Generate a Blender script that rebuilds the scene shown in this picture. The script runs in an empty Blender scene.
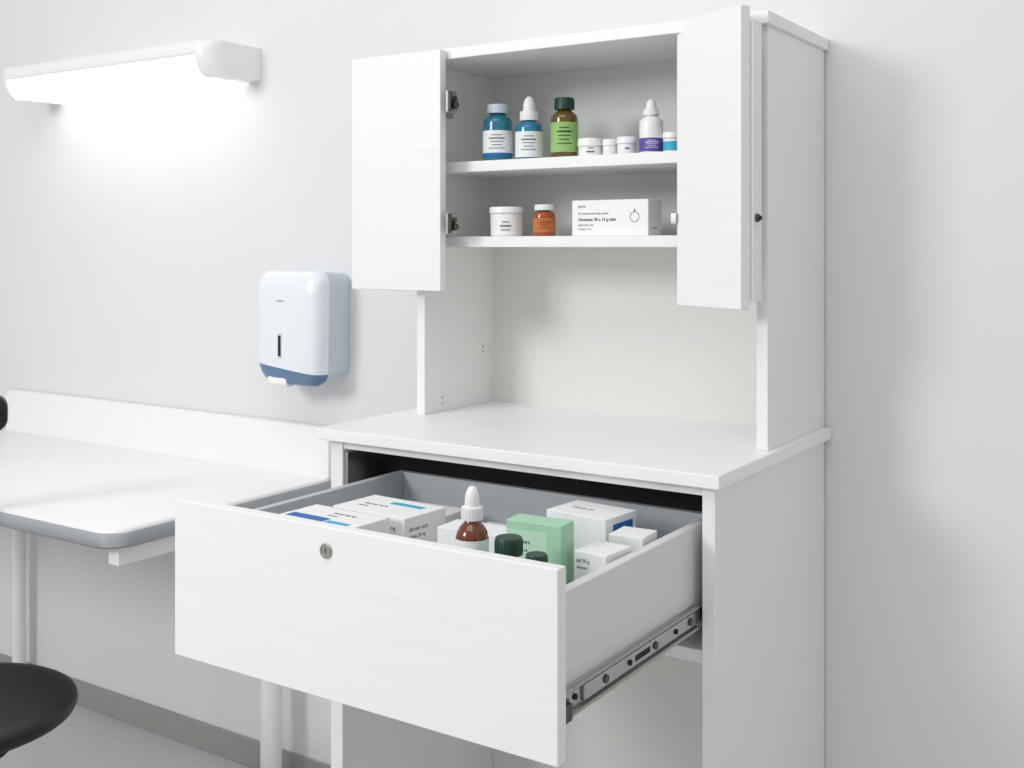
import bpy, bmesh, math
from mathutils import Vector, Matrix
sc = bpy.context.scene
try:
    sc.view_settings.view_transform = 'Standard'
except Exception as e:
    print(e)

# ---------------------------------------------------------------- materials
def srgb(c):
    return tuple(((v/255)/12.92 if v/255 <= .04045 else ((v/255+.055)/1.055)**2.4) for v in c)
def mat(name, rgb, rough=.5, metal=0, emit=0, noise=0.0, nscale=(20,20,20), bump=0.0, trans=0, coat=0, spec=.5):
    m = bpy.data.materials.new(name); m.use_nodes = True
    nt = m.node_tree; b = nt.nodes['Principled BSDF']
    col = (*srgb(rgb), 1)
    b.inputs['Base Color'].default_value = col
    b.inputs['Roughness'].default_value = rough
    b.inputs['Metallic'].default_value = metal
    b.inputs['Specular IOR Level'].default_value = spec
    b.inputs['Transmission Weight'].default_value = trans
    b.inputs['Coat Weight'].default_value = coat
    if emit:
        b.inputs['Emission Color'].default_value = col
        b.inputs['Emission Strength'].default_value = emit
    tc = nt.nodes.new('ShaderNodeTexCoord')
    mp = nt.nodes.new('ShaderNodeMapping'); mp.inputs['Scale'].default_value = nscale
    nz = nt.nodes.new('ShaderNodeTexNoise'); nz.inputs['Scale'].default_value = 1.0
    nz.inputs['Detail'].default_value = 4
    nt.links.new(tc.outputs['Object'], mp.inputs['Vector'])
    nt.links.new(mp.outputs['Vector'], nz.inputs['Vector'])
    if noise > 0:
        mr = nt.nodes.new('ShaderNodeMapRange')
        mr.inputs['From Min'].default_value = .3; mr.inputs['From Max'].default_value = .7
        mr.inputs['To Min'].default_value = 1-noise; mr.inputs['To Max'].default_value = 1+noise*.3
        nt.links.new(nz.outputs['Fac'], mr.inputs['Value'])
        mx = nt.nodes.new('ShaderNodeVectorMath'); mx.operation = 'SCALE'
        mx.inputs[0].default_value = col[:3]
        nt.links.new(mr.outputs['Result'], mx.inputs['Scale'])
        nt.links.new(mx.outputs['Vector'], b.inputs['Base Color'])
    if bump > 0:
        bp = nt.nodes.new('ShaderNodeBump'); bp.inputs['Strength'].default_value = bump
        bp.inputs['Distance'].default_value = .001
        nt.links.new(nz.outputs['Fac'], bp.inputs['Height'])
        nt.links.new(bp.outputs['Normal'], b.inputs['Normal'])
    return m

M = {}
M['wall'] = mat('wall_paint', (229,229,230), .8, noise=.012, nscale=(3,3,3), bump=.1, spec=.2)
M['floor'] = mat('floor_vinyl', (206,205,203), .45, noise=.03, nscale=(8,8,8))
M['base'] = mat('baseboard_vinyl', (160,158,155), .6, noise=.03, nscale=(10,10,10))
M['lam'] = mat('white_laminate', (240,241,239), .5, noise=.012, nscale=(6,6,6))
M['grain'] = mat('white_woodgrain', (241,241,240), .5, noise=.028, nscale=(5,5,200), bump=.18)
M['top'] = mat('counter_laminate', (246,246,245), .35, noise=.01, nscale=(6,6,6))
M['inner'] = mat('interior_laminate', (229,230,227), .55, noise=.012, nscale=(6,6,6))
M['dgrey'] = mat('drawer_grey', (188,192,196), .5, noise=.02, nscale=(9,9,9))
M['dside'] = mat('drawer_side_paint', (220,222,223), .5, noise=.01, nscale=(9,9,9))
M['black'] = mat('black_rubber', (14,14,15), .7, noise=.1)
M['chair'] = mat('black_leatherette', (20,20,24), .45, noise=.15, nscale=(60,60,60), bump=.3)
M['steel'] = mat('galvanised_steel', (190,190,188), .3, metal=1, noise=.1, nscale=(50,50,50))
M['bsteel'] = mat('brushed_nickel', (176,174,168), .4, metal=.8, noise=.08, nscale=(80,80,80))
M['dsteel'] = mat('dark_steel', (95,92,88), .35, metal=1, noise=.1, nscale=(50,50,50))
M['plast'] = mat('white_plastic', (240,241,243), .3, noise=.005)
M['plastg'] = mat('grey_plastic', (200,210,220), .35, noise=.01)
M['tissue'] = mat('tissue_paper', (246,246,246), .9, noise=.02)
M['lit'] = mat('lit_diffuser', (255,255,252), .5, emit=1.4)
M['edge'] = mat('table_edge_grey', (165,169,174), .5, noise=.03)
M['ttop'] = mat('table_laminate', (244,245,246), .35, noise=.01)
M['amber'] = mat('amber_glass', (112,52,16), .12, noise=.1, coat=.5)
M['amber2'] = mat('orange_glass', (160,76,24), .12, noise=.08, coat=.5)
M['teal'] = mat('teal_plastic', (30,112,138), .2, noise=.05, coat=.4)
M['blue'] = mat('blue_glass', (36,118,156), .15, noise=.05, coat=.4)
M['olive'] = mat('olive_glass', (98,76,18), .15, noise=.1, coat=.5)
M['dkgreen'] = mat('dark_green_cap', (18,62,46), .4, noise=.05)
M['label'] = mat('label_paper', (232,236,238), .6, noise=.01)
M['glabel'] = mat('green_label', (146,190,110), .6, noise=.02)
M['purple'] = mat('purple_label', (92,74,156), .5, noise=.02)
M['ink'] = mat('ink', (112,116,122), .6, noise=.02)
M['inkd'] = mat('ink_dark', (72,76,82), .6, noise=.02)
M['inkb'] = mat('blue_ink', (35,100,180), .6, noise=.02)
M['cyan'] = mat('cyan_ink', (60,170,205), .6, noise=.02)
M['card'] = mat('white_card', (241,242,243), .55, noise=.01)
M['gcard'] = mat('green_card', (168,214,182), .55, noise=.02)
M['gcard2'] = mat('pale_green_card', (190,226,200), .55, noise=.02)
M['cream'] = mat('white_cap', (240,241,241), .35, noise=.01)
M['orlab'] = mat('orange_label', (196,112,56), .6, noise=.02)

# dispenser cover: white with moulded-in blue lower lip (boundary is an oblique line on the part)
def cover_mat():
    m=mat('dispenser_cover_plastic',(245,246,248),.28)
    nt=m.node_tree; b=nt.nodes['Principled BSDF']
    tc=nt.nodes.new('ShaderNodeTexCoord'); sp=nt.nodes.new('ShaderNodeSeparateXYZ')
    nt.links.new(tc.outputs['Object'],sp.inputs[0])
    a=nt.nodes.new('ShaderNodeMath'); a.operation='MULTIPLY_ADD'; a.inputs[1].default_value=.11; a.inputs[2].default_value=.11*1.75-.9585
    nt.links.new(sp.outputs['X'],a.inputs[0])
    s=nt.nodes.new('ShaderNodeMath'); s.operation='ADD'
    nt.links.new(sp.outputs['Z'],s.inputs[0]); nt.links.new(a.outputs[0],s.inputs[1])
    g=nt.nodes.new('ShaderNodeMath'); g.operation='GREATER_THAN'; g.inputs[1].default_value=0
    nt.links.new(s.outputs[0],g.inputs[0])
    mx=nt.nodes.new('ShaderNodeMix'); mx.data_type='RGBA'
    mx.inputs[6].default_value=(*srgb((96,126,160)),1); mx.inputs[7].default_value=(*srgb((236,240,246)),1)
    nt.links.new(g.outputs[0],mx.inputs[0]); nt.links.new(mx.outputs[2],b.inputs['Base Color'])
    return m
M['cover']=cover_mat()

# ---------------------------------------------------------------- helpers
class Asm:
    def __init__(s, name, loc=(0,0,0), rz=0):
        e = bpy.data.objects.new(name, None); e.empty_display_size = .05
        e.location = loc; e.rotation_euler = (0,0,rz)
        sc.collection.objects.link(e); s.e = e
    def add(s, name, me, m, bevel=0, seg=3, smooth=None):
        ob = bpy.data.objects.new(name, me); sc.collection.objects.link(ob)
        ob.parent = s.e
        me.materials.append(M[m] if isinstance(m, str) else m)
        if smooth is not None:
            for p in me.polygons: p.use_smooth = True
            me.set_sharp_from_angle(angle=math.radians(smooth))
        if bevel:
            b = ob.modifiers.new('bevel','BEVEL'); b.width = bevel; b.segments = seg
            b.limit_method = 'ANGLE'; b.angle_limit = math.radians(40)
            for p in me.polygons: p.use_smooth = True
            me.set_sharp_from_angle(angle=math.radians(30))
            b.harden_normals = False
            w = ob.modifiers.new('wn','WEIGHTED_NORMAL'); w.keep_sharp = False
        return ob
    def box(s, name, x0,x1,y0,y1,z0,z1, m, bevel=.001, seg=2, rz=0):
        bm = bmesh.new()
        cx,cy,cz=(x0+x1)/2,(y0+y1)/2,(z0+z1)/2
        bmesh.ops.create_cube(bm, size=1)
        for v in bm.verts:
            v.co = Vector((v.co.x*(x1-x0), v.co.y*(y1-y0), v.co.z*(z1-z0)))
        me = bpy.data.meshes.new(name); bm.to_mesh(me); bm.free()
        ob = s.add(name, me, m, bevel, seg)
        ob.location = (cx,cy,cz); ob.rotation_euler=(0,0,rz)
        return ob
    def lathe(s, name, prof, m, loc=(0,0,0), rot=(0,0,0), n=40, a0=0, a1=2*math.pi, smooth=35):
        bm = bmesh.new(); full = abs(a1-a0-2*math.pi)<1e-4
        cnt = n if full else n+1
        rings=[]
        for r,z in prof:
            if r < 1e-6 and full: rings.append([bm.verts.new((0,0,z))])
            else: rings.append([bm.verts.new((r*math.cos(a0+(a1-a0)*i/n), r*math.sin(a0+(a1-a0)*i/n), z)) for i in range(cnt)])
        for A,B in zip(rings, rings[1:]):
            for i in range(n):
                j=(i+1)%cnt if full else i+1
                if len(A)==1 and len(B)==1: continue
                if len(A)==1: bm.faces.new((A[0],B[j],B[i]))
                elif len(B)==1: bm.faces.new((A[i],A[j],B[0]))
                else: bm.faces.new((A[i],A[j],B[j],B[i]))
        bmesh.ops.recalc_face_normals(bm, faces=bm.faces)
        me = bpy.data.meshes.new(name); bm.to_mesh(me); bm.free()
        ob = s.add(name, me, m, smooth=smooth); ob.location=loc; ob.rotation_euler=rot
        return ob
    def loft(s, name, rings, m, smooth=40, cap=True, bevel=0):
        bm = bmesh.new()
        R=[[bm.verts.new(p) for p in r] for r in rings]
        n=len(R[0])
        for A,B in zip(R,R[1:]):
            for i in range(n):
                j=(i+1)%n
                bm.faces.new((A[i],A[j],B[j],B[i]))
        if cap:
            bm.faces.new(R[0]); bm.faces.new(list(reversed(R[-1])))
        bmesh.ops.recalc_face_normals(bm, faces=bm.faces)
        me = bpy.data.meshes.new(name); bm.to_mesh(me); bm.free()
        return s.add(name, me, m, smooth=smooth if not bevel else None, bevel=bevel)
    def tube(s, name, pts, r, m):
        cu = bpy.data.curves.new(name,'CURVE'); cu.dimensions='3D'; cu.bevel_depth=r; cu.bevel_resolution=4; cu.use_fill_caps=True
        sp = cu.splines.new('POLY'); sp.points.add(len(pts)-1)
        for p,q in zip(sp.points, pts): p.co=(*q,1)
        cu.materials.append(M[m])
        ob = bpy.data.objects.new(name,cu); sc.collection.objects.link(ob); ob.parent=s.e
        return ob
    def text(s, name, body, size, loc, rot, m='ink', bold=0):
        cu = bpy.data.curves.new(name,'FONT'); cu.body=body; cu.size=size; cu.extrude=.00015; cu.offset=bold
        cu.materials.append(M[m])
        ob = bpy.data.objects.new(name,cu); sc.collection.objects.link(ob); ob.parent=s.e
        ob.location=loc; ob.rotation_euler=rot
        return ob
def rrect(a0,a1,b0,b1,r,n=6):
    if not isinstance(r,(tuple,list)): r=(r,)*4
    out=[]
    for (ca,cb,st,rr) in ((a1-r[0],b1-r[0],0,r[0]),(a0+r[1],b1-r[1],90,r[1]),(a0+r[2],b0+r[2],180,r[2]),(a1-r[3],b0+r[3],270,r[3])):
        for i in range(n+1):
            t=math.radians(st+90*i/n); out.append((ca+rr*math.cos(t), cb+rr*math.sin(t)))
    return out

def single_box(name, x0,x1,y0,y1,z0,z1, m, bevel=0):
    bm = bmesh.new(); bmesh.ops.create_cube(bm,size=1)
    for v in bm.verts: v.co=Vector((v.co.x*(x1-x0), v.co.y*(y1-y0), v.co.z*(z1-z0)))
    me=bpy.data.meshes.new(name); bm.to_mesh(me); bm.free(); me.materials.append(M[m])
    ob=bpy.data.objects.new(name,me); sc.collection.objects.link(ob); ob.location=((x0+x1)/2,(y0+y1)/2,(z0+z1)/2)
    if bevel:
        b=ob.modifiers.new('b','BEVEL'); b.width=bevel; b.segments=2
    return ob

# ---------------------------------------------------------------- room
YW=1.876
single_box('wall_back', -4.6,1.6, YW,YW+.12, 0,2.7,'wall')
single_box('floor', -4.6,1.6, -2.6,YW+.12, -.05,0,'floor')
single_box('baseboard_back', -4.6,-1.32, YW-.008,YW, 0,.065,'base',.002)
single_box('baseboard_back.001', -.58,1.6, YW-.008,YW, 0,.065,'base',.002)

# ---------------------------------------------------------------- cabinet
C = Asm('medicine_cabinet')
XR=-.600; XL=-1.29; YF=1.41; YB=1.872
C.box('base_side_right', XR-.019,XR, YF,YB, 0,.900,'lam')
C.box('base_side_left', XL,XL+.026, YF,YB, 0,.900,'lam')
C.box('countertop', -1.31,-.588, 1.395,1.874, .900,.919,'top',.0015)
C.box('top_rail', XL+.026,XR-.019, YF+.003,YF+.02, .886,.900,'lam')
C.box('back_panel_base', XL+.026,XR-.019, 1.852,1.862, .06,.898,'inner')
C.box('drawer_shelf', XL+.026,XR-.019, YF+.012,1.852, .655,.673,'lam')
C.box('bottom_board', XL+.026,XR-.019, YF+.004,1.852, .06,.078,'lam')
C.box('plinth', XL+.026,XR-.019, YF+.04,YF+.055, 0,.06,'lam')
C.box('cavity_shade_panel', XL+.03,XR-.022, 1.512,1.52, .80,.898,'black',0)  # black panel added behind the drawer, standing in for shade in the unlit cavity
C.box('cabinet_runner_left', XL+.026,XL+.034, YF+.004,1.85, .72,.88,'steel')
C.box('runner_slot', XL+.034,XL+.036, YF+.01,1.85, .79,.80,'dsteel',0)
# hutch
HL=-1.262; YH=1.607
C.box('hutch_side_right', XR-.018,XR, YH,YB, .919,1.553,'lam')
C.box('hutch_side_left', HL,HL+.018, YH,YB, .919,1.553,'lam')
C.box('hutch_top', HL-.006,XR+.007, 1.592,1.874, 1.553,1.572,'lam',.0015)
C.box('hutch_back', HL+.018,XR-.018, 1.825,1.835, .919,1.553,'inner',0)
C.box('shelf_upper', HL+.018,XR-.018, 1.632,1.825, 1.356,1.375,'lam')
C.box('shelf_lower', HL+.018,XR-.018, 1.632,1.825, 1.222,1.241,'lam')
for i,(y,z) in enumerate(((1.79,1.02),(1.79,1.03),(1.66,.935),(1.66,.945))):
    C.lathe(f'shelf_pin_{i}', [(0,0),(.0022,0),(.0022,.0012),(0,.0014)],'steel',loc=(HL+.018,y,z),rot=(0,math.pi/2,0),n=16)
# left door (folded flat open)
C.box('door_left', -1.386,-1.182, 1.571,1.588, 1.145,1.568,'grain',.0015)
# right door
P0=Vector((-.613,1.533)); P1=Vector((-.744,1.598)); d=(P0-P1); L=d.length; ang=math.atan2(d.y,d.x)
nrm=Vector((-d.y,d.x))/L
c=(P0+P1)/2+nrm*.009
C.box('door_right', c.x-L/2,c.x+L/2, c.y-.009,c.y+.009, 1.132,1.572,'grain',.0015,rz=ang)
C.box('door_right_return', -.614,-.602, 1.553,1.588, 1.143,1.553,'lam')
C.lathe('door_lock', [(0,0),(.006,0),(.0065,.002),(.005,.005),(0,.0055)],'dsteel',loc=(-.602,1.566,1.265),rot=(0,math.pi/2,0),n=24)
C.lathe('door_lock_core', [(0,0),(.003,0),(.0028,.003),(0,.003)],'black',loc=(-.5972,1.566,1.265),rot=(0,math.pi/2,0),n=16)
C.box('door_catch', -.752,-.742, 1.592,1.599, 1.258,1.275,'steel')
# hinges
for k,z in enumerate((1.476,1.263)):
    C.box(f'hinge_plate_{k}', HL+.018,HL+.022, 1.625,1.69, z-.014,z+.014,'steel')
    C.box(f'hinge_arm_{k}', -1.243,-1.176, 1.606,1.618, z-.008,z+.008,'dsteel',.002)
    C.box(f'hinge_knuckle_{k}', -1.190,-1.168, 1.586,1.608, z-.012,z+.012,'steel',.003)
    C.box(f'hinge_flap_{k}', -1.172,-1.166, 1.572,1.600, z-.019,z+.019,'bsteel',.0015)
    C.lathe(f'hinge_screw_{k}', [(0,0),(.006,0),(.005,.003),(0,.003)],'dsteel',loc=(-1.166,1.590,z+.006),rot=(0,math.pi/2,0),n=20)
    C.lathe(f'hinge_boss_{k}', [(0,0),(.007,0),(.006,.009),(.003,.012),(0,.012)],'dsteel',loc=(-1.166,1.586,z-.006),rot=(0,math.pi/2,0),n=20)
    C.lathe(f'hinge_pin_{k}', [(0,-.017),(.003,-.017),(.003,.017),(0,.017)],'dsteel',loc=(-1.163,1.574,z),n=16)
# drawer
DX0,DX1=-1.222,-.615
C.box('drawer_front', DX0,DX1, 1.025,1.043, .669,.880,'grain',.0015)
bx0,bx1=-1.212,-.632
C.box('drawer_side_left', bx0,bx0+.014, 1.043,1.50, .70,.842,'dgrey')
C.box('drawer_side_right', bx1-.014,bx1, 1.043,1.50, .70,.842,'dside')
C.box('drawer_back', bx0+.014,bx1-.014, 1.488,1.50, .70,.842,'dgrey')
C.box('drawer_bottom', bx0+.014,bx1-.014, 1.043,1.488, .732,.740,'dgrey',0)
C.lathe('drawer_lock', [(0,0),(.009,0),(.0095,.0015),(.0085,.003),(.0065,.003),(.006,.0022),(0,.0022)],'bsteel',loc=(-.945,1.025,.851),rot=(math.pi/2,0,0),n=32)
C.box('drawer_lock_slot', -.9455,-.9445,1.0223,1.0230,.8475,.8545,'dsteel',0)
for sx,nm in ((1,'right'),(-1,'left')):
    xo = bx1 if sx>0 else bx0
    a=lambda u,v: (min(xo+sx*u,xo+sx*v), max(xo+sx*u,xo+sx*v))
    C.box(f'slide_{nm}_web', *a(0,.003), 1.045,1.41, .706,.738,'steel')
    C.box(f'slide_{nm}_flange_top', *a(.003,.010), 1.045,1.41, .734,.738,'bsteel')
    C.box(f'slide_{nm}_flange_bottom', *a(.003,.010), 1.045,1.41, .706,.710,'bsteel')
    C.box(f'slide_{nm}_inner', *a(.003,.007), 1.10,1.60, .713,.731,'steel')
    C.box(f'slide_{nm}_cabinet_member', *a(.010,.0125), 1.42,1.84, .703,.741,'steel')
    for i,y in enumerate((1.065,1.085,1.15,1.21,1.28,1.34,1.385)):
        r=.005 if i%2==0 else .0035
        C.lathe(f'slide_{nm}_rivet_{i}', [(0,0),(r,0),(r,.002),(r*.5,.002),(0,.0015)], 'dsteel' if i%2==0 else 'black',
                loc=(xo+sx*(.007 if y>1.1 else .003),y,.722),rot=(0,sx*math.pi/2,0),n=20)
    C.box(f'slide_{nm}_slot', *a(.0069,.0074), 1.225,1.265, .7185,.7255,'black',0)
    C.box(f'slide_{nm}_latch', *a(.003,.012), 1.046,1.066, .704,.724,'dsteel',.002)

# ---------------------------------------------------------------- lamp
Lm = Asm('wall_lamp')
def arc(cy,cz,r,a0,a1,n=6):
    return [(cy+r*math.cos(math.radians(a0+(a1-a0)*i/n)), cz+r*math.sin(math.radians(a0+(a1-a0)*i/n))) for i in range(n+1)]
F0=1.712; ZT=1.690
topP=[(YW,ZT)]+arc(F0+.02,ZT-.02,.02,90,180)+arc(F0+.006,1.660,.006,180,270,3)+[(YW,1.654)]
capP=[(YW,ZT)]+arc(F0+.02,ZT-.02,.02,90,180)+arc(F0+.07,1.662,.07,180,235,6)+arc(1.80,1.668,.062,255,285,3)+[(YW,1.608)]
difP=[(YW-.001,1.655),(F0+.006,1.655)]+arc(F0+.078,1.664,.068,184,235,6)+arc(1.80,1.668,.058,255,285,3)+[(YW-.001,1.613)]
def xs(poly,x,k=1.0,kz=1.0): return [(x,YW-(YW-y)*k,1.65+(z-1.65)*kz) for y,z in poly]
x0,x1=-2.735,-1.935
def ends(poly, xa, xb):
    rings=[]
    for i in range(11):
        t=math.pi/2*i/10
        rings.append(xs(poly, xa+(xb-xa)*math.sin(t), .72+.28*math.cos(t), .9+.1*math.cos(t)))
    return rings
Lm.loft('housing', [xs(topP,x0+.04),xs(topP,x1-.04)],'plast',smooth=20)
Lm.loft('end_cap_right', ends(capP,x1-.04,x1),'plast',smooth=20)
Lm.loft('end_cap_left', ends(capP,x0+.04,x0),'plast',smooth=20)
Lm.loft('diffuser', [xs(difP,x0+.0395),xs(difP,x1-.0395)],'lit',smooth=20)

# ---------------------------------------------------------------- dispenser
D = Asm('paper_towel_dispenser')
dx0,dx1,dz0,dz1=-1.842,-1.651,.921,1.170
def ds(y,ins,r,zt=0,zb=0,k=1.0):
    pts=rrect(dx0+ins,dx1-ins,dz0+ins+zb,dz1-ins-zt,(r,r,r*1.5*k,r*.9),8)
    cx=(dx0+dx1)/2
    return [(cx+(a-cx)*(1-.05*(dz1-b)/(dz1-dz0)),y,b) for a,b in pts]
D.loft('back_shell',[ds(YW,.006,.022,zb=.010),ds(1.800,.001,.026,zb=.008)],'plastg',smooth=50)
D.loft('cover',[ds(1.801,0,.028,zb=.004),ds(1.788,0,.03),ds(1.778,.002,.032,.001),ds(1.770,.006,.034,.003),ds(1.765,.012,.034,.006),ds(1.761,.022,.034,.010),ds(1.759,.036,.028,.014)],'cover',smooth=60)
D.box('level_window', -1.762,-1.754,1.7575,1.763,.985,1.030,'black',.001)
D.box('window_frame', -1.7645,-1.7515,1.7583,1.762,.980,1.035,'plastg',.001)
D.lathe('tissue_end', [(0,-.028),(.014,-.028),(.016,-.02),(.016,.02),(.014,.028),(0,.028)],'tissue',loc=(-1.772,1.778,.932),rot=(0,math.pi/2,0),n=24)
D.text('logo','-smart-',.008,(-1.768,1.7588,1.103),(math.pi/2,0,0),'ink')

# ---------------------------------------------------------------- table
T = Asm('treatment_table')
tx0,tx1,ty0,ty1=-2.95,-1.70,1.285,1.872
def tl(z,ins,r=.05): return [(a,b,z) for a,b in rrect(tx0+ins,tx1-ins,ty0+ins,ty1,(.004,.004,r,r),8)]
T.loft('edge_band',[tl(.676,.004),tl(.680,0),tl(.700,0),tl(.704,.003)],'edge',smooth=50)
T.loft('table_top',[tl(.703,.004),tl(.708,.005),tl(.710,.008)],'ttop',smooth=50)
bs=[(a,b) for a,b in rrect(tx0+.04,tx1,.7095,.822,(.012,.02,.001,.001),6)]
T.loft('backsplash',[[(x,ty1,z) for x,z in bs],[(x,ty1-.022,z) for x,z in bs]],'ttop',bevel=.003)
T.box('apron_right', tx1-.05,tx1-.02, ty0+.03,ty1-.03, .64,.676,'plast',.003)
T.box('apron_left', tx0+.02,tx0+.05, ty0+.03,ty1-.03, .64,.676,'plast',.003)
T.box('apron_rear', tx0+.05,tx1-.05, ty1-.10,ty1-.07, .64,.676,'plast',.003)
for i,(x,y,r) in enumerate(((-2.815,1.83,.018),(-1.825,1.80,.024))):
    T.lathe(f'leg_{i}',[(0,0),(r+.004,0),(r+.004,.01),(r,.012),(r,.677),(0,.677)],'plast',loc=(x,y,0),n=32)

# ---------------------------------------------------------------- chair
S = Asm('office_chair',(-1.825,1.065,0))
ZS=-.011
S.lathe('seat',[(0,.432+ZS),(.15,.432+ZS),(.18,.434+ZS),(.192,.440+ZS),(.197,.450+ZS),(.194,.460+ZS),(.184,.466+ZS),(.165,.469+ZS),(.08,.467+ZS),(0,.465+ZS)],'chair',n=64,smooth=60)
S.lathe('seat_shell',[(0,.395),(.09,.396),(.15,.410),(.17,.422),(0,.422)],'black',n=64)
S.lathe('seat_plate',[(0,.37),(.09,.37),(.09,.40),(0,.40)],'black')
S.lathe('gas_lift',[(0,.08),(.026,.08),(.026,.24),(.014,.24),(.014,.37),(0,.37)],'dsteel')
S.lathe('hub',[(0,.06),(.04,.06),(.045,.10),(.03,.115),(0,.115)],'black')
for i in range(5):
    a=math.radians(72*i+20); cx,cy=math.cos(a),math.sin(a)
    S.tube(f'base_arm_{i}',[(.03*cx,.03*cy,.09),(.14*cx,.14*cy,.08),(.24*cx,.24*cy,.062)],.014,'black')
    S.lathe(f'caster_{i}',[(0,-.012),(.022,-.012),(.026,-.006),(.026,.006),(.022,.012),(0,.012)],'black',loc=(.24*cx,.24*cy,.026),rot=(math.pi/2,0,a),n=24)
bd=Vector((-.9,.42,0)).normalized(); bt=Vector((.42,.9,0)).normalized()
S.tube('back_stem',[tuple(bd*.05+Vector((0,0,.385))),tuple(bd*.20+Vector((0,0,.38))),tuple(bd*.26+Vector((0,0,.42))),tuple(bd*.27+Vector((0,0,.70))),tuple(bd*.255+Vector((0,0,.90)))],.011,'black')
rings=[]
for k,(o,ins) in enumerate(((-.018,.012),(-.014,.003),(0,0),(.012,.003),(.018,.012))):
    rings.append([tuple(bd*(.235+o-1.2*a*a)+bt*a+Vector((0,0,b))) for a,b in rrect(-.114+ins,.114-ins,.870+ins,.944-ins,.026,8)])
S.loft('backrest',rings,'chair',smooth=60)

# ---------------------------------------------------------------- bottles etc.
def lines(A, r, z0, z1, n, m='ink', a=-1.05, w=.55):
    for i in range(n):
        z=z1-(z1-z0)*(i+.5)/n; ww=w*(1-.35*((i*7+2)%3)/2); h=(z1-z0)/n*(.22 if i==1 else .13)
        A.lathe(f'print_{i}',[(r,z-h),(r,z+h)],m,n=10,a0=a-ww,a1=a+ww)
def bottle(name, x,y,z, r, hb, cap, glass, capm, label=None, labm='label', dropper=False, total=None, ink='ink', band=None):
    A=Asm(name,(x,y,z))
    nr=r*.45
    A.lathe('body',[(0,0),(r*.9,0),(r*.97,r*.04),(r,r*.12),(r,hb*.84),(r*.98,hb*.88),(r*.9,hb*.93),(r*.72,hb*.98),(nr*1.1,hb*1.02),(nr,hb*1.05),(nr,hb*1.1),(0,hb*1.1)],glass,smooth=60)
    zc=hb*1.05
    if label:
        l0,l1=label[0]*hb,label[1]*hb
        A.lathe('label',[(r+.0003,l0),(r+.0003,l1)],labm,n=48)
        lines(A,r+.0006,l0+(l1-l0)*.22,l1-(l1-l0)*.12,5,ink)
        if band: A.lathe('label_band',[(r+.0007,l0+(l1-l0)*band[0]),(r+.0007,l0+(l1-l0)*band[1])],band[2],n=48)
    cr=nr*1.45
    if dropper:
        h=total-zc; ch=h*.38
        A.lathe('cap',[(0,zc),(cr,zc),(cr*1.02,zc+.001),(cr*.98,zc+ch),(cr*.66,zc+ch+.001),(cr*.70,zc+ch+.003),(cr*.66,zc+h*.72),(cr*.52,zc+h*.86),(cr*.36,zc+h*.96),(cr*.2,zc+h),(0,zc+h)],capm,smooth=50)
    else:
        h=total-zc; cr=cap
        A.lathe('cap',[(0,zc),(cr,zc),(cr,zc+h*.9),(cr*.93,zc+h),(0,zc+h)],capm,smooth=40)
        A.lathe('cap_ring',[(cr*1.03,zc),(cr*1.03,zc+h*.15)],capm)
    rr=cr*1.0
    for i in range(20):
        a=2*math.pi*i/20
        hh=(total-zc)*(.34 if dropper else .8)
        A.box(f'cap_rib_{i}', rr*math.cos(a)-.0005,rr*math.cos(a)+.0005, rr*math.sin(a)-.0005,rr*math.sin(a)+.0005, zc+.001,zc+hh,capm,0,rz=a)
    return A
def jar(name,x,y,z,r,h,m='cream',lid=.3,labm=None,lidm='cream',ink='ink',n=2):
    A=Asm(name,(x,y,z))
    A.lathe('body',[(0,0),(r*.88,0),(r*.94,h*.05),(r*.94,h*(1-lid)),(0,h*(1-lid))],m)
    A.lathe('lid',[(0,h*(1-lid)),(r,h*(1-lid)),(r,h*.94),(r*.96,h),(0,h)],lidm)
    A.lathe('lid_seam',[(r*1.004,h*(1-lid)),(r*1.004,h*(1-lid)+.0008)],'edge')
    if labm:
        A.lathe('label',[(r*.95,h*.1),(r*.95,h*.55)],labm)
    if n: lines(A,r*.955,h*.15,h*.55,n,ink,w=.35)
    return A
U=1.3752; W=1.2412; Y=1.672
bottle('pill_bottle',-1.129,Y,U,.0265,.082,.0185,'teal','plastg',(.12,.66),total=.102,ink='ink',band=(0,.10,'inkb'))
bottle('dropper_bottle',-1.062,Y,U,.0245,.066,.01,'blue','cream',(.06,.74),dropper=True,total=.112,ink='ink')
bottle('syrup_bottle',-.990,Y,U,.0235,.080,.017,'olive','dkgreen',(.12,.76),'glabel',total=.104,ink='dkgreen')
jar('cream_jar',-.939,Y,U,.0215,.031,lid=.45)
jar('cream_jar.001',-.901,Y,U,.0125,.028,lid=.4,n=0)
jar('cream_jar.002',-.869,Y,U,.017,.030,lid=.4,n=1)
bottle('dropper_bottle.001',-.823,Y-.002,U,.0195,.060,.01,'cream','cream',(.05,.42),'purple',dropper=True,total=.090,ink='label')
jar('cream_jar.003',-.785,Y,U,.017,.033,labm='cyan',n=0)
jar('ointment_jar',-1.110,Y,W,.0305,.052,lid=.22,n=3)
bottle('pill_bottle.001',-1.031,Y,W,.0195,.043,.0165,'amber2','cream',(.15,.72),'orlab',total=.055,ink='amber')

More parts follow.
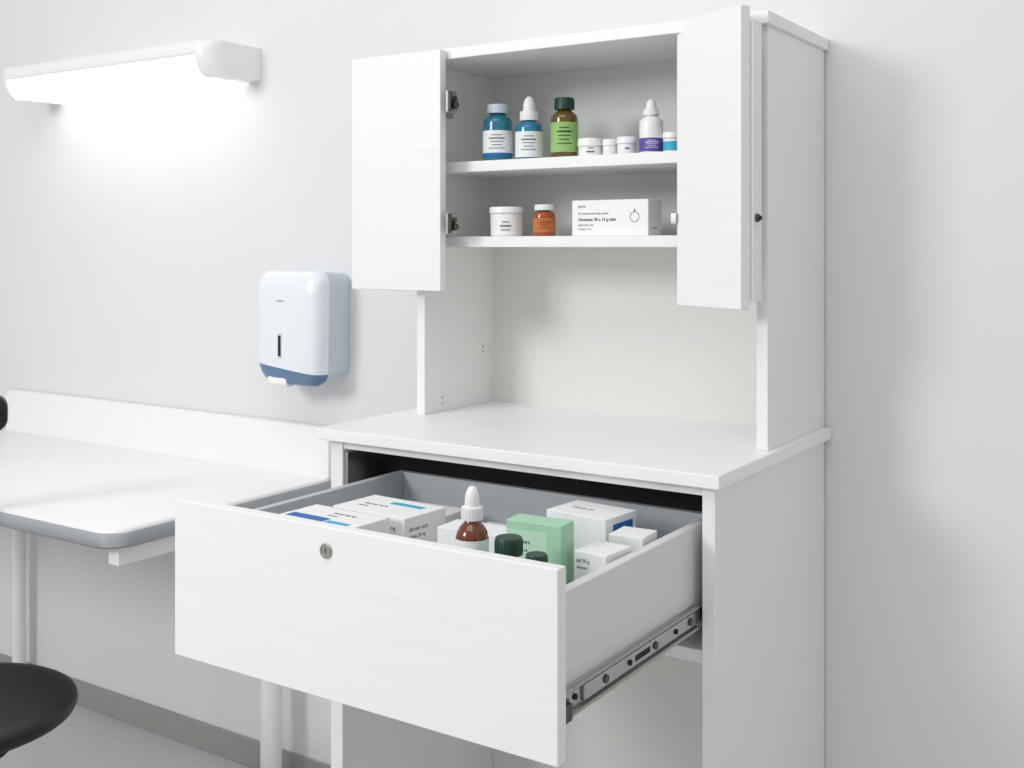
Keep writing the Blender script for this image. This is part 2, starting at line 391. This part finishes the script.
def carton(name,x,y,z,sx,sy,sz,rz,m='card'):
    A=Asm(name,(x,y,z),math.radians(rz))
    A.box('carton_body',-sx/2,sx/2,-sy/2,sy/2,0,sz,m,.0012)
    A.box('flap_seam',-sx/2+.003,sx/2-.003,sy/2-.0035,sy/2-.003,sz-.0002,sz+.0002,'edge',0)
    return A
R0=(math.pi/2,0,0); R1=(math.pi/2,0,math.pi/2)
A=carton('medicine_carton',-.893,1.680,W,.144,.05,.060,0)
A.text('title','Ointment 30 x 15 g tube',.0072,(-.060,-.0254,.025),R0,'inkd',.0001)
A.text('line1','pharma',.0048,(-.060,-.0254,.048),R0,'inkd')
A.text('line0','For external use only, sterile',.0050,(-.060,-.0254,.036),R0)
A.text('line2','Apply twice a day',.0042,(-.060,-.0254,.017),R0)
A.text('line3','30 tubes / 15 g',.0042,(-.060,-.0254,.010),R0)
A.lathe('logo_ring',[(.0078,0),(.0086,0),(.0086,.0004),(.0078,.0004),(.0078,0)],'inkd',loc=(.047,-.0251,.031),rot=R0,n=32)
A.box('logo_tick',.046,.048,-.0254,-.0248,.039,.044,'inkd',0)
A.box('edge_print',.0717,.0722,-.012,.008,.012,.013,'inkd',0)

# drawer contents
F=.7402
h=.106
A=carton('medicine_carton.001',-1.045,1.266,F,.140,.090,h,-3)
A.text('title','derma care',.010,(-.045,-.006,h+.0002),(0,0,0),'ink')
A.text('title2','tablets',.007,(-.045,-.018,h+.0002),(0,0,0),'ink')
A.box('stripe',-.01,.05,.012,.024,h-.0002,h+.0004,'cyan',0)
A.text('side','tablets 20 mg',.008,(.01,-.0452,.088),R0,'ink')
A.text('sider','derma care',.009,(.0702,-.036,.086),R1,'ink')
A.text('sider2','tablets 20 mg',.0065,(.0702,-.036,.076),R1,'ink')
h=.110
A=carton('medicine_carton.002',-1.062,1.163,F,.140,.082,h,-2)
A.text('title','nasal spray',.010,(-.01,.012,h+.0002),(0,0,0),'ink')
A.text('title2','10 ml',.008,(-.01,-.001,h+.0002),(0,0,0),'ink')
A.box('stripe',-.060,.010,-.030,-.012,h-.0002,h+.0004,'inkb',0)
A.box('stripe_light',.014,.055,-.030,-.020,h-.0002,h+.0004,'cyan',0)
A.box('stripe_front',-.055,.03,-.0413,-.0408,h-.018,h-.006,'inkb',0)
bottle('dropper_bottle.002',-.842,1.188,F,.0215,.124,.01,'amber','cream',(.40,.86),dropper=True,total=.173)
bottle('amber_bottle',-.737,1.115,F,.0185,.112,.0165,'amber','dkgreen',(.2,.7),total=.138)
bottle('amber_bottle.001',-.678,1.083,F,.014,.108,.0125,'amber','dkgreen',(.2,.7),total=.134)
A=carton('green_medicine_carton',-.748,1.203,F,.078,.036,.139,4,'gcard')
A.box('pale_panel',-.0380,.020,-.0183,-.0178,.060,.128,'gcard2',0)
A.text('title','herbal care',.006,(-.032,-.0186,.112),R0,'dkgreen')
A.text('title2','syrup 100 ml',.0045,(-.032,-.0186,.102),R0,'dkgreen')
A=carton('medicine_carton.003',-.765,1.365,F,.100,.075,.118,-6)
A.text('title','Vitamin D3',.0075,(-.040,-.0378,.100),R0,'ink')
A.text('t2','60 capsules',.0055,(-.040,-.0378,.090),R0,'ink')
A.text('t4','Vitamin D3',.008,(-.03,-.005,.1182),(0,0,0),'ink')
A.box('blue_panel',.0497,.0503,-.020,.028,.070,.108,'inkb',0)
A.text('t3','D3',.014,(.0505,-.006,.084),R1,'label')
A=carton('medicine_carton.004',-.674,1.232,F,.048,.060,.108,-4)
A.text('title','gel 50 g',.006,(-.019,-.0303,.095),R0,'ink')
A.text('t2','external',.0045,(-.019,-.0303,.087),R0,'ink')
A=carton('medicine_carton.005',-.678,1.322,F,.048,.050,.108,4)
A.text('title','zinc',.007,(-.018,-.0253,.093),R0,'ink')
A.box('stripe',.0237,.0243,-.02,.02,.088,.095,'cyan',0)
A=carton('medicine_carton.006',-.880,1.264,F,.112,.052,.098,3)
A=carton('medicine_carton.007',-1.09,1.40,F,.12,.08,.07,3)
A=carton('medicine_carton.008',-.93,1.385,F,.09,.07,.062,0)

# ---------------------------------------------------------------- lights, world
def area(name, loc, target, sx, sy, e, col=(1,1,1)):
    l=bpy.data.lights.new(name,'AREA'); l.shape='RECTANGLE'; l.size=sx; l.size_y=sy; l.energy=e; l.color=col
    o=bpy.data.objects.new(name,l); sc.collection.objects.link(o); o.location=loc
    o.rotation_euler=(Vector(target)-Vector(loc)).to_track_quat('-Z','Y').to_euler()
    return o
area('window_light',(-2.3,-1.6,2.3),(-1.1,1.7,1.0),.9,.9,46,(1,1,1))
area('ceiling_light',(-.9,.1,2.9),(-1.1,1.3,0),1.8,1.2,16)
o=area('wall_lamp_tube',(-2.335,1.70,1.592),(-2.335,1.876,1.22),.70,.03,.16)
o.parent=Lm.e
w=bpy.data.worlds.new('World'); sc.world=w; w.use_nodes=True
w.node_tree.nodes['Background'].inputs[0].default_value=(.995,.998,1,1)
w.node_tree.nodes['Background'].inputs[1].default_value=.555

cam=bpy.data.cameras.new('Camera'); co=bpy.data.objects.new('Camera',cam); sc.collection.objects.link(co)
cam.sensor_width=36; cam.lens=1124/1024*36; cam.shift_y=-138/1024
co.location=(0,0,1.224); co.rotation_euler=(math.pi/2,0,math.radians(33.3))
cam.clip_start=.05
sc.camera=co
